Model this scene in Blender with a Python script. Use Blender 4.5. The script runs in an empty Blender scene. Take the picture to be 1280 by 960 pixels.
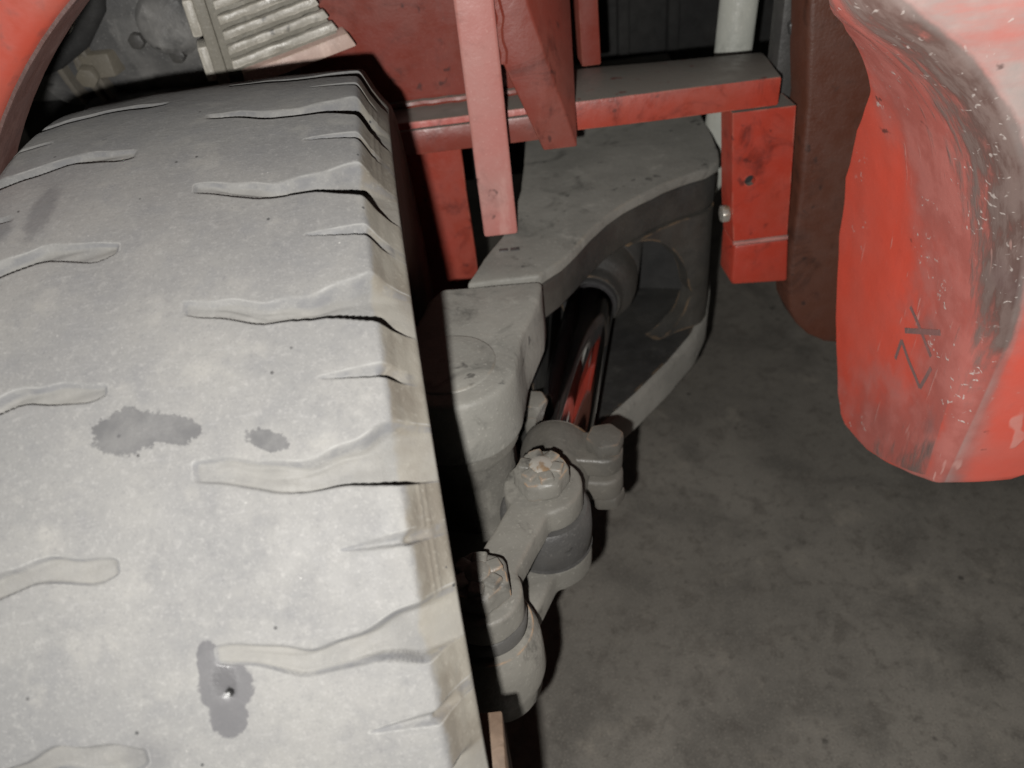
import bpy, bmesh, math, random
import numpy as np
from mathutils import Vector, Matrix

random.seed(4)
rng = np.random.default_rng(4)
R = math.radians
S = bpy.context.scene
COL = S.collection

# ------------------------------------------------------------------ camera
cam_d = bpy.data.cameras.new('camera')
cam = bpy.data.objects.new('camera', cam_d)
COL.objects.link(cam)
S.camera = cam
PITCH, ROLL = R(38.0), R(-7.0)
fwd = Vector((0, math.cos(PITCH), -math.sin(PITCH)))
up = Vector((0, math.sin(PITCH), math.cos(PITCH)))
rt = Vector((1, 0, 0))
r2 = math.cos(ROLL) * rt + math.sin(ROLL) * up
u2 = -math.sin(ROLL) * rt + math.cos(ROLL) * up
CAM = Vector((.153, -.421, .778))
M = Matrix((r2, u2, -fwd)).transposed().to_4x4()
M.translation = CAM
cam.matrix_world = M
cam_d.sensor_width = 36.0
cam_d.lens = 950.0 / 1280.0 * 36.0
cam_d.clip_start = .01
cam_d.clip_end = 100
cam_d.dof.use_dof = True
cam_d.dof.focus_distance = .43
cam_d.dof.aperture_fstop = 9.0

# ------------------------------------------------------------------ light: the phone's flash beside the lens, and a dim hall
w = bpy.data.worlds.new('World')
S.world = w
w.use_nodes = True
w.node_tree.nodes['Background'].inputs[0].default_value = (1.0, .95, .88, 1)
w.node_tree.nodes['Background'].inputs[1].default_value = .022
fl = bpy.data.lights.new('flash', 'POINT')
fl.energy = 23.0
fl.color = (1.0, .975, .94)
fl.shadow_soft_size = .0045
flo = bpy.data.objects.new('flash', fl)
COL.objects.link(flo)
flo.location = CAM - r2 * .028 - u2 * .034 + fwd * .002

S.render.engine = 'CYCLES'
S.cycles.use_denoising = True
S.cycles.max_bounces = 4
S.cycles.use_adaptive_sampling = True
S.cycles.adaptive_threshold = .02
S.cycles.sample_clamp_indirect = 3.0
S.view_settings.view_transform = 'Standard'
S.view_settings.look = 'None'
S.view_settings.exposure = 0.0
S.view_settings.gamma = 1.0

# ------------------------------------------------------------------ material helpers
class NT:
    def __init__(s, name):
        s.m = bpy.data.materials.new(name)
        s.m.use_nodes = True
        s.t = s.m.node_tree
        s.b = s.t.nodes['Principled BSDF']
        s.tc = s.t.nodes.new('ShaderNodeTexCoord')
        s.geo = s.t.nodes.new('ShaderNodeNewGeometry')
    def put(s, sock, v):
        if isinstance(v, bpy.types.NodeSocket): s.t.links.new(v, sock)
        elif isinstance(v, tuple) and len(v) == 3 and sock.type == 'RGBA': sock.default_value = (*v, 1)
        else: sock.default_value = v
    def math(s, op, a, b=0.0, c=0.0, clamp=False):
        n = s.t.nodes.new('ShaderNodeMath'); n.operation = op; n.use_clamp = clamp
        for i, v in enumerate((a, b, c)): s.put(n.inputs[i], v)
        return n.outputs[0]
    def noise(s, scale, detail=4, rough=.55, coord=None, dist=0.0):
        n = s.t.nodes.new('ShaderNodeTexNoise')
        n.inputs['Scale'].default_value = scale; n.inputs['Detail'].default_value = detail
        n.inputs['Roughness'].default_value = rough; n.inputs['Distortion'].default_value = dist
        s.t.links.new(coord or s.tc.outputs['Object'], n.inputs['Vector'])
        return n.outputs[0]
    def voro(s, scale, coord=None, feature='F1'):
        n = s.t.nodes.new('ShaderNodeTexVoronoi'); n.feature = feature
        n.inputs['Scale'].default_value = scale
        s.t.links.new(coord or s.tc.outputs['Object'], n.inputs['Vector'])
        return n.outputs[0]
    def scaled(s, v, coord=None, rot=(0, 0, 0)):
        n = s.t.nodes.new('ShaderNodeMapping'); n.inputs['Scale'].default_value = v; n.inputs['Rotation'].default_value = rot
        s.t.links.new(coord or s.tc.outputs['Object'], n.inputs['Vector'])
        return n.outputs[0]
    def step(s, v, lo, hi, a=0.0, b=1.0):
        n = s.t.nodes.new('ShaderNodeMapRange'); n.interpolation_type = 'SMOOTHSTEP'
        for i, x in enumerate((v, lo, hi, a, b)): s.put(n.inputs[i], x)
        return n.outputs[0]
    def mix(s, f, a, b):
        n = s.t.nodes.new('ShaderNodeMix'); n.data_type = 'RGBA'
        s.put(n.inputs[0], f); s.put(n.inputs[6], a); s.put(n.inputs[7], b)
        return n.outputs[2]
    def attr(s, name):
        n = s.t.nodes.new('ShaderNodeAttribute'); n.attribute_name = name
        return n.outputs['Fac']
    def nz(s):
        n = s.t.nodes.new('ShaderNodeSeparateXYZ'); s.t.links.new(s.geo.outputs['Normal'], n.inputs[0])
        return n.outputs[2]
    def edge(s, rad):
        n = s.t.nodes.new('ShaderNodeBevel'); n.samples = 4; n.inputs[0].default_value = rad
        d = s.t.nodes.new('ShaderNodeVectorMath'); d.operation = 'DOT_PRODUCT'
        s.t.links.new(n.outputs[0], d.inputs[0]); s.t.links.new(s.geo.outputs['Normal'], d.inputs[1])
        return s.math('SUBTRACT', 1.0, d.outputs['Value'], clamp=True)
    def bump(s, h, strength=.3, dist=.001, prev=None):
        n = s.t.nodes.new('ShaderNodeBump'); n.inputs['Strength'].default_value = strength; n.inputs['Distance'].default_value = dist
        s.put(n.inputs['Height'], h)
        if prev is not None: s.t.links.new(prev, n.inputs['Normal'])
        return n.outputs[0]
    def out(s, col, rough=.7, metal=0.0, normal=None, spec=.5):
        s.put(s.b.inputs['Base Color'], col); s.put(s.b.inputs['Roughness'], rough); s.put(s.b.inputs['Metallic'], metal)
        s.b.inputs['Specular IOR Level'].default_value = spec
        s.b.inputs['Diffuse Roughness'].default_value = .4
        if normal is not None: s.t.links.new(normal, s.b.inputs['Normal'])
        return s.m

def mat_dusty_paint(name, base, dust, rust=(.16, .085, .04), dustamt=.5, edgecol=(.20, .15, .09), speck=True, rough=.62, topdust=0.0, edge_r=.003, topcol=(.115, .112, .100), grime=.45, bumpk=.55):
    n = NT(name)
    a = n.noise(9, 5); b = n.noise(60, 4); c = n.noise(400, 2)
    f = n.step(a, .35, .68)
    col = n.mix(n.math('MULTIPLY', f, dustamt), base, dust)
    col = n.mix(n.step(b, .58, .75, 0, .35), col, tuple(x * .55 for x in base))
    # oily smears and soft stains
    g = n.noise(21, 6, .68, dist=.8)
    col = n.mix(n.step(g, .52, .74, 0, grime), col, tuple(x * .30 + .003 for x in base))
    g2 = n.noise(34, 5, .7, coord=n.scaled((1, 1, .35)))
    col = n.mix(n.step(g2, .56, .72, 0, .4), col, tuple(min(1, x * 1.35) for x in dust))
    col = n.mix(n.step(c, .60, .74, 0, .3), col, tuple(min(1, x * 1.5) for x in dust))
    if topdust:
        t = n.math('MULTIPLY', n.step(n.nz(), .6, .9), topdust)
        col = n.mix(t, col, n.mix(b, topcol, tuple(x * .75 for x in topcol)))
    if edge_r:
        e = n.math('MULTIPLY', n.step(n.edge(edge_r), .01, .10), n.step(n.noise(55, 4), .42, .62))
        col = n.mix(n.math('MULTIPLY', e, .75), col, edgecol)
    if speck:
        wv = n.t.nodes.new('ShaderNodeVectorMath'); wv.operation = 'MULTIPLY_ADD'
        nz_ = n.t.nodes.new('ShaderNodeTexNoise'); nz_.inputs['Scale'].default_value = 90
        n.t.links.new(n.tc.outputs['Object'], nz_.inputs['Vector'])
        n.t.links.new(nz_.outputs['Color'], wv.inputs[0]); wv.inputs[1].default_value = (.02, .02, .02); n.t.links.new(n.tc.outputs['Object'], wv.inputs[2])
        v = n.voro(62, coord=wv.outputs[0]); k = n.math('MULTIPLY', n.step(v, .10, .26, 1, 0), n.step(n.noise(22, 2), .50, .6))
        col = n.mix(n.math('MULTIPLY', k, .75), col, tuple(x * .2 + .008 for x in base))
    h = n.math('ADD', n.math('MULTIPLY', b, .6), n.math('ADD', n.math('MULTIPLY', c, .35), n.math('MULTIPLY', n.noise(170, 3, .6), .5)))
    return n.out(col, n.step(b, .3, .7, rough - .08, rough + .15), 0.0, n.bump(h, bumpk, .0016))

M_AXLE = mat_dusty_paint('grey_dusty_casting', (.128, .125, .112), (.190, .184, .165), edgecol=(.21, .14, .07), dustamt=.8, rough=.66, grime=.75)
M_LINK = mat_dusty_paint('grey_dusty_forging', (.088, .084, .074), (.145, .138, .121), edgecol=(.27, .15, .07), dustamt=.85, speck=True, rough=.52, edge_r=.0025, grime=.95)
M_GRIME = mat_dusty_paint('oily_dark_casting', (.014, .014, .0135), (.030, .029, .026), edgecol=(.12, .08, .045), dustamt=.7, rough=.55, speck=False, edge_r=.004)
M_ROUGHLINK = mat_dusty_paint('oily_grey_forging', (.050, .047, .041), (.090, .083, .071), edgecol=(.20, .11, .06), dustamt=.9, rough=.55, grime=.7, edge_r=.0025)
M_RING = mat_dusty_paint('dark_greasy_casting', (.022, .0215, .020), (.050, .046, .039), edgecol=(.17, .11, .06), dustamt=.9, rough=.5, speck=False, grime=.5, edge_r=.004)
M_DARKSTEEL = mat_dusty_paint('dark_greasy_steel', (.035, .034, .033), (.075, .072, .066), edgecol=(.17, .12, .08), dustamt=.7, rough=.5, edge_r=0)
M_BLACK = mat_dusty_paint('black_parts_and_shade', (.012, .012, .012), (.03, .029, .027), dustamt=.6, speck=False, rough=.8, edge_r=0)  # black hose and ring; also painted shade for hole, cavity and backdrop
M_RED = mat_dusty_paint('red_frame_paint', (.31, .034, .019), (.26, .052, .034), dustamt=.8, edgecol=(.34, .13, .095), rough=.42, topdust=.96, grime=.85, topcol=(.105, .104, .092), bumpk=.22)
M_RED2 = mat_dusty_paint('dull_red_frame_paint', (.165, .030, .020), (.155, .046, .034), dustamt=.9, edgecol=(.22, .085, .06), rough=.45, topdust=.96, grime=.85, topcol=(.105, .104, .092), bumpk=.22)
M_FADED = mat_dusty_paint('faded_pink_red_paint', (.33, .125, .108), (.33, .20, .178), dustamt=.9, edgecol=(.42, .2, .17), rough=.5, topdust=.7, bumpk=.22)
for m_ in (M_RED, M_RED2):
    pass
M_GEAR = mat_dusty_paint('oily_grey_aluminium', (.060, .060, .060), (.20, .195, .185), dustamt=1.0, grime=.8, speck=True, rough=.5, edge_r=0)
M_TAN = mat_dusty_paint('tan_bracket_paint', (.11, .098, .076), (.17, .155, .13), rough=.6, edge_r=0)
M_ALU = mat_dusty_paint('dusty_cast_aluminium', (.25, .235, .20), (.40, .38, .34), dustamt=1.0, edgecol=(.55, .52, .46), rough=.42, grime=.7)
M_ALU_D = mat_dusty_paint('darker_cast_aluminium', (.15, .14, .115), (.21, .195, .165), dustamt=.9, rough=.6, edge_r=0)  # darker tone than the fins, for core and end plate
M_PIPE = mat_dusty_paint('pale_pipe_paint', (.36, .37, .335), (.46, .455, .41), dustamt=.6, speck=False, rough=.4, edge_r=0)

def mat_chrome():
    n = NT('hard_chrome')
    s = n.noise(6, 3, coord=n.scaled((40, 2, 40)))
    return n.out((.62, .60, .62), n.step(s, .3, .7, .05, .11), 1.0, n.bump(s, .03, .0004))
M_CHROME = mat_chrome()

def mat_plated():
    n = NT('worn_zinc_plating')
    a = n.noise(120, 4)
    col = n.mix(n.step(a, .45, .62), (.40, .38, .34), (.22, .15, .09))
    return n.out(col, n.step(a, .4, .65, .33, .6), .6, n.bump(a, .3, .0008))
M_NUT = mat_plated()

def mat_wood():
    n = NT('brown_wood')
    g = n.noise(14, 5, coord=n.scaled((9, 9, .7)), dist=.6)
    col = n.mix(n.step(g, .35, .65), (.045, .028, .017), (.068, .045, .029))
    return n.out(col, .75, 0, n.bump(g, .4, .001))
M_WOOD = mat_wood()

def mat_floor():
    n = NT('stained_concrete')
    a = n.noise(2.6, 6, .6); b = n.noise(9, 6, .62, dist=.4); c = n.noise(70, 5, .65); d = n.noise(420, 3, .6)
    col = n.mix(n.step(a, .32, .68), (.130, .120, .104), (.188, .174, .151))
    col = n.mix(n.step(b, .44, .70, 0, .65), col, (.072, .066, .058))
    e = n.noise(26, 6, .68, dist=.6)
    col = n.mix(n.step(e, .50, .68, 0, .50), col, (.075, .066, .056))
    col = n.mix(n.step(n.noise(15, 6, .65), .56, .72, 0, .45), col, (.245, .222, .185))
    col = n.mix(n.step(c, .52, .70, 0, .55), col, (.070, .062, .053))
    col = n.mix(n.step(d, .56, .70, 0, .45), col, (.28, .255, .215))
    col = n.mix(n.step(d, .32, .44, .40, 0), col, (.05, .045, .039))
    sp = n.math('MULTIPLY', n.step(n.voro(26), .06, .12, 1, 0), n.step(n.noise(8, 2), .55, .62))
    col = n.mix(n.math('MULTIPLY', sp, .7), col, (.03, .026, .023))
    h = n.math('ADD', n.math('MULTIPLY', c, .6), n.math('MULTIPLY', d, .5))
    return n.out(col, n.step(b, .3, .7, .58, .8), 0, n.bump(h, .5, .0025))
M_FLOOR = mat_floor()

# ------------------------------------------------------------------ object helpers
def tag(o, label=None, cat=None, group=None, kind=None):
    if label: o['label'] = label
    if cat: o['category'] = cat
    if group: o['group'] = group
    if kind: o['kind'] = kind
    return o

def thing(name, label, cat, loc, rotz=0.0):
    o = bpy.data.objects.new(name, None)
    COL.objects.link(o)
    o.empty_display_size = .02
    o.location = loc
    o.rotation_euler = (0, 0, rotz)
    return tag(o, label, cat)

def origin(o):
    v = Vector((0, 0, 0))
    while o is not None:
        v += Vector(o.location); o = o.parent
    return v

def link_mesh(name, me, mat, parent=None, smooth=35):
    me.materials.append(mat)
    o = bpy.data.objects.new(name, me)
    COL.objects.link(o)
    if parent is not None: o.parent = parent
    if smooth is not None:
        for p in me.polygons: p.use_smooth = True
        me.set_sharp_from_angle(angle=R(smooth))
    return o

def part(name, bm, mat, parent=None, smooth=35, sub=False):
    """bm is in world coordinates; shift into the parent's frame"""
    if parent is not None:
        bmesh.ops.translate(bm, verts=bm.verts, vec=-origin(parent))
    bmesh.ops.recalc_face_normals(bm, faces=bm.faces)
    me = bpy.data.meshes.new(name)
    bm.to_mesh(me); bm.free()
    return link_mesh(name, me, mat, parent, smooth)

def bev(bm, w, seg=2, ang=25):
    if w <= 0: return bm
    es = [e for e in bm.edges if len(e.link_faces) == 2 and e.calc_face_angle(0) > R(ang)]
    bmesh.ops.bevel(bm, geom=es, offset=w, segments=seg, affect='EDGES', profile=.5, clamp_overlap=True)
    return bm

def box(x0, x1, y0, y1, z0, z1, b=.002, seg=2, bm=None):
    m = bmesh.new()
    bmesh.ops.create_cube(m, size=1)
    for v in m.verts:
        v.co = Vector((x0 + (v.co.x + .5) * (x1 - x0), y0 + (v.co.y + .5) * (y1 - y0), z0 + (v.co.z + .5) * (z1 - z0)))
    return bev(m, b, seg)

def prism(pts, a0, a1, axis='z', b=.002, seg=2, ang=25):
    """extrude a 2-D outline; axis z: pts are (x,y); axis y: pts are (x,z); axis x: pts are (y,z)"""
    m = bmesh.new()
    def mk(p, a):
        return {'z': (p[0], p[1], a), 'y': (p[0], a, p[1]), 'x': (a, p[0], p[1])}[axis]
    lo = [m.verts.new(mk(p, a0)) for p in pts]; hi = [m.verts.new(mk(p, a1)) for p in pts]
    m.faces.new(lo[::-1]); m.faces.new(hi)
    k = len(pts)
    for i in range(k): m.faces.new((lo[i], lo[(i + 1) % k], hi[(i + 1) % k], hi[i]))
    bmesh.ops.recalc_face_normals(m, faces=m.faces)
    return bev(m, b, seg, ang)

def lathe(prof, p, d=(0, 0, 1), seg=48, ref=None):
    """prof: [(radius, height along d)], closed by caps when radius 0 ends are given"""
    d = Vector(d).normalized()
    e1 = d.orthogonal().normalized() if ref is None else Vector(ref); e2 = d.cross(e1)
    p = Vector(p)
    m = bmesh.new(); rings = []
    for r, h in prof:
        if r < 1e-6: rings.append([m.verts.new(p + d * h)])
        else: rings.append([m.verts.new(p + d * h + e1 * (r * math.cos(2 * math.pi * i / seg)) + e2 * (r * math.sin(2 * math.pi * i / seg))) for i in range(seg)])
    for a, b_ in zip(rings[:-1], rings[1:]):
        if len(a) == 1 and len(b_) == 1: continue
        for i in range(seg):
            j = (i + 1) % seg
            if len(a) == 1: m.faces.new((a[0], b_[i], b_[j]))
            elif len(b_) == 1: m.faces.new((a[i], a[j], b_[0]))
            else: m.faces.new((a[i], a[j], b_[j], b_[i]))
    bmesh.ops.recalc_face_normals(m, faces=m.faces)
    return m

def cyl(p, r, h, d=(0, 0, 1), b=.002, seg=48):
    return lathe([(0, 0), (r - b, 0), (r - b * .3, b * .3), (r, b), (r, h - b), (r - b * .3, h - b * .3), (r - b, h), (0, h)], p, d, seg)

def tube_path(pts, r, seg=20):
    m = bmesh.new(); rings = []
    pts = [Vector(p) for p in pts]
    for i, p in enumerate(pts):
        t = (pts[min(i + 1, len(pts) - 1)] - pts[max(i - 1, 0)]).normalized()
        e1 = t.cross(Vector((.3, .9, .1))).normalized(); e2 = t.cross(e1)
        rings.append([m.verts.new(p + e1 * r * math.cos(2 * math.pi * k / seg) + e2 * r * math.sin(2 * math.pi * k / seg)) for k in range(seg)])
    for a, b_ in zip(rings[:-1], rings[1:]):
        for i in range(seg): m.faces.new((a[i], a[(i + 1) % seg], b_[(i + 1) % seg], b_[i]))
    m.faces.new(rings[0][::-1]); m.faces.new(rings[-1])
    return m

def hexnut(p, r, h, d=(0, 0, 1), castle=True, rot=0.0, tip=.006, tipr=.55):
    d = Vector(d).normalized(); e1 = d.orthogonal().normalized(); e2 = d.cross(e1); p = Vector(p)
    m = bmesh.new()
    lo, hi = [], []
    for i in range(6):
        a = rot + i * math.pi / 3
        v = e1 * math.cos(a) * r + e2 * math.sin(a) * r
        lo.append(m.verts.new(p + v)); hi.append(m.verts.new(p + v + d * h))
    m.faces.new(lo[::-1]); m.faces.new(hi)
    for i in range(6): m.faces.new((lo[i], lo[(i + 1) % 6], hi[(i + 1) % 6], hi[i]))
    bmesh.ops.recalc_face_normals(m, faces=m.faces)
    bev(m, r * .16, 2)
    return m

def merge(*bms):
    base = bms[0]
    for b_ in bms[1:]:
        me = bpy.data.meshes.new('tmp'); b_.to_mesh(me); b_.free()
        base.from_mesh(me); bpy.data.meshes.remove(me)
    return base

def rough_up(bm, amp, scale=40):
    """slight casting unevenness along the normals"""
    from mathutils import noise as mn
    bm.normal_update()
    for v in bm.verts:
        v.co += v.normal * (mn.noise(v.co * scale) * amp)
    return bm

def subdiv(bm, maxlen):
    for _ in range(6):
        es = [e for e in bm.edges if e.calc_length() > maxlen]
        if not es: break
        bmesh.ops.subdivide_edges(bm, edges=es, cuts=1, use_grid_fill=True)
    return bm

def smooth(x, a, b):
    t = np.clip((x - a) / (b - a), 0, 1)
    return t * t * (3 - 2 * t)

# ------------------------------------------------------------------ floor
bm = bmesh.new()
bmesh.ops.create_grid(bm, x_segments=2, y_segments=2, size=6)
fo = part('floor', bm, M_FLOOR, None, None)
tag(fo, kind='structure')

# ------------------------------------------------------------------ wheel: solid tyre with worn lugs
YAW = R(4.4)
TR = .33
NL = 30
wheel = thing('wheel', 'large dusty grey solid tyre with worn lug tread filling the left side', 'wheel', (0, 0, 0), YAW)

def mat_tyre():
    n = NT('dusty_worn_rubber')
    ta, ts, gd, sd = n.attr('ta'), n.attr('ts'), n.attr('gd'), n.attr('sd')
    a = n.noise(14, 5, .6); b = n.noise(70, 5, .6); c = n.noise(330, 4, .6); d = n.noise(1100, 2, .6)
    col = n.mix(n.step(a, .34, .66), (0.0755, 0.0752, 0.0745), (0.0945, 0.0930, 0.0890))
    col = n.mix(n.step(b, .48, .74, 0, .4), col, (0.0640, 0.0648, 0.0675))
    col = n.mix(n.step(n.noise(38, 4, .6), .55, .72, 0, .55), col, (0.1200, 0.1168, 0.1088))
    col = n.mix(n.step(c, .54, .70, 0, .42), col, (0.1200, 0.1180, 0.1140))
    col = n.mix(n.step(d, .58, .72, 0, .40), col, (0.1400, 0.1380, 0.1340))
    col = n.mix(n.step(d, .30, .42, .35, 0), col, (0.0500, 0.0500, 0.0530))
    col = n.mix(n.step(c, .30, .44, .22, 0), col, (0.0480, 0.0480, 0.0500))
    # fine scuffs
    sc = n.noise(60, 3, .7, coord=n.scaled((1, 8, 8), rot=(.5, .3, .7)))
    col = n.mix(n.step(sc, .60, .72, 0, .18), col, (0.1440, 0.1420, 0.1400))
    # grooves hold pale dust, the sidewall is beige and brown
    side = n.mix(n.step(n.noise(24, 5, .6), .40, .60), (.096, .088, .072), (.066, .057, .044))
    side = n.mix(n.step(c, .55, .7, 0, .4), side, (.125, .117, .098))
    col = n.mix(n.math('MULTIPLY', n.step(n.math('ADD', sd, n.math('MULTIPLY', n.math('SUBTRACT', n.noise(60, 5, .65), .5), 1.5)), .25, .85), .85), col, side)
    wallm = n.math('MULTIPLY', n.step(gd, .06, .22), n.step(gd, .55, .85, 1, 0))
    col = n.mix(n.math('MULTIPLY', wallm, n.step(n.noise(90, 4, .6), .38, .64, .0, .6)), col, (.056, .057, .061))  # exposed rubber tone plus painted shade on groove walls, so they read recessed
    flm = n.step(gd, .62, .92)
    dustc = n.mix(n.step(n.noise(55, 4, .6), .35, .65), (.076, .0738, .0685), (.092, .0888, .0812))
    col = n.mix(n.math('MULTIPLY', flm, n.step(n.noise(40, 4, .6), .35, .65, .3, .7)), col, dustc)
    rimline = n.math('MULTIPLY', n.step(gd, .004, .02), n.step(gd, .03, .09, 1, 0))
    col = n.mix(n.math('MULTIPLY', rimline, n.step(n.noise(45, 4, .6), .42, .60, .0, .7)), col, (.135, .134, .130))  # pale highlight painted along the groove rims
    # pale grit
    v = n.voro(330); col = n.mix(n.math('MULTIPLY', n.step(v, .08, .14, .8, 0), n.step(n.noise(50, 3), .64, .74)), col, (0.2480, 0.2440, 0.2320))
    v = n.voro(120); col = n.mix(n.math('MULTIPLY', n.step(v, .07, .10, 1, 0), n.step(n.noise(30, 3), .56, .60)), col, (0.0240, 0.0240, 0.0240))
    rough = n.step(b, .3, .7, .74, .92)
    # damp stains with their own ragged outline
    comb = n.t.nodes.new('ShaderNodeCombineXYZ'); n.put(comb.inputs[0], ta); n.put(comb.inputs[1], ts)
    rag = n.noise(.16, 6, .72, coord=comb.outputs[0]); rag2 = n.noise(.6, 4, .6, coord=comb.outputs[0])
    def blob(a0, s0, ra, rs, k=1.1, shear=0.0):
        x = n.math('DIVIDE', n.math('SUBTRACT', ta, a0), ra)
        y = n.math('DIVIDE', n.math('SUBTRACT', n.math('SUBTRACT', ts, s0), n.math('MULTIPLY', n.math('SUBTRACT', ta, a0), shear)), rs)
        dd = n.math('SQRT', n.math('ADD', n.math('MULTIPLY', x, x), n.math('MULTIPLY', y, y)))
        e = n.math('ADD', n.math('MULTIPLY', n.math('SUBTRACT', rag, .5), k), n.math('MULTIPLY', n.math('SUBTRACT', rag2, .5), k * .5))
        return n.math('ADD', dd, e)
    s1 = n.step(n.math('MINIMUM', n.math('MINIMUM', blob(-10, 204, 14, 9, 1.0), blob(5, 206, 12, 6, .9, .25)), blob(42, 217, 8, 4.2, 1.5, .4)), .95, 1.05, 1, 0)
    col = n.mix(n.math('MULTIPLY', s1, n.step(b, .3, .65, .60, .9)), col, (0.0352, 0.0352, 0.0364))
    s3 = n.step(n.math('MINIMUM', blob(-55, 84, 7, 20, 1.3, -.9), blob(-72, 92, 6, 8, 1.4)), .5, 1.25, 1, 0)
    col = n.mix(n.math('MULTIPLY', s3, .55), col, (0.0380, 0.0380, 0.0400))
    s4 = n.step(blob(-17, 325, 12, 10, 1.2), .3, 1.2, 1, 0)
    col = n.mix(n.math('MULTIPLY', s4, .35), col, (0.0400, 0.0400, 0.0420))
    s2 = n.step(n.math('MINIMUM', n.math('MINIMUM', blob(15, 304, 10, 11, .7, .0), blob(14, 315, 7, 9, .6)), blob(10.5, 296, 4.5, 10, .6)), .93, 1.05, 1, 0)
    s2 = n.math('MULTIPLY', s2, n.step(gd, .12, .3, 1, 0))
    col = n.mix(n.math('MULTIPLY', s2, .8), col, (0.0320, 0.0316, 0.0344))
    core = n.step(blob(15.7, 306.8, 1.7, 2.0, 1.6), .7, 1.1, 1, 0)
    col = n.mix(core, col, (0.0048, 0.0048, 0.0048))
    wet = n.step(blob(15, 302, 5, 8, .9), .6, 1.2, 1, 0)
    rough = n.math('SUBTRACT', rough, n.math('MULTIPLY', n.math('MULTIPLY', s2, wet), .45))
    h = n.math('ADD', n.math('MULTIPLY', c, .5), n.math('ADD', n.math('MULTIPLY', d, .35), n.math('MULTIPLY', b, .9)))
    nb = n.bump(h, .45, .0009)
    nb = n.bump(sc, .15, .0006, nb)
    m_ = n.out(col, rough, 0, nb, spec=.35)
    n.b.inputs['Diffuse Roughness'].default_value = .38
    return m_
M_TYRE = mat_tyre()

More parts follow.
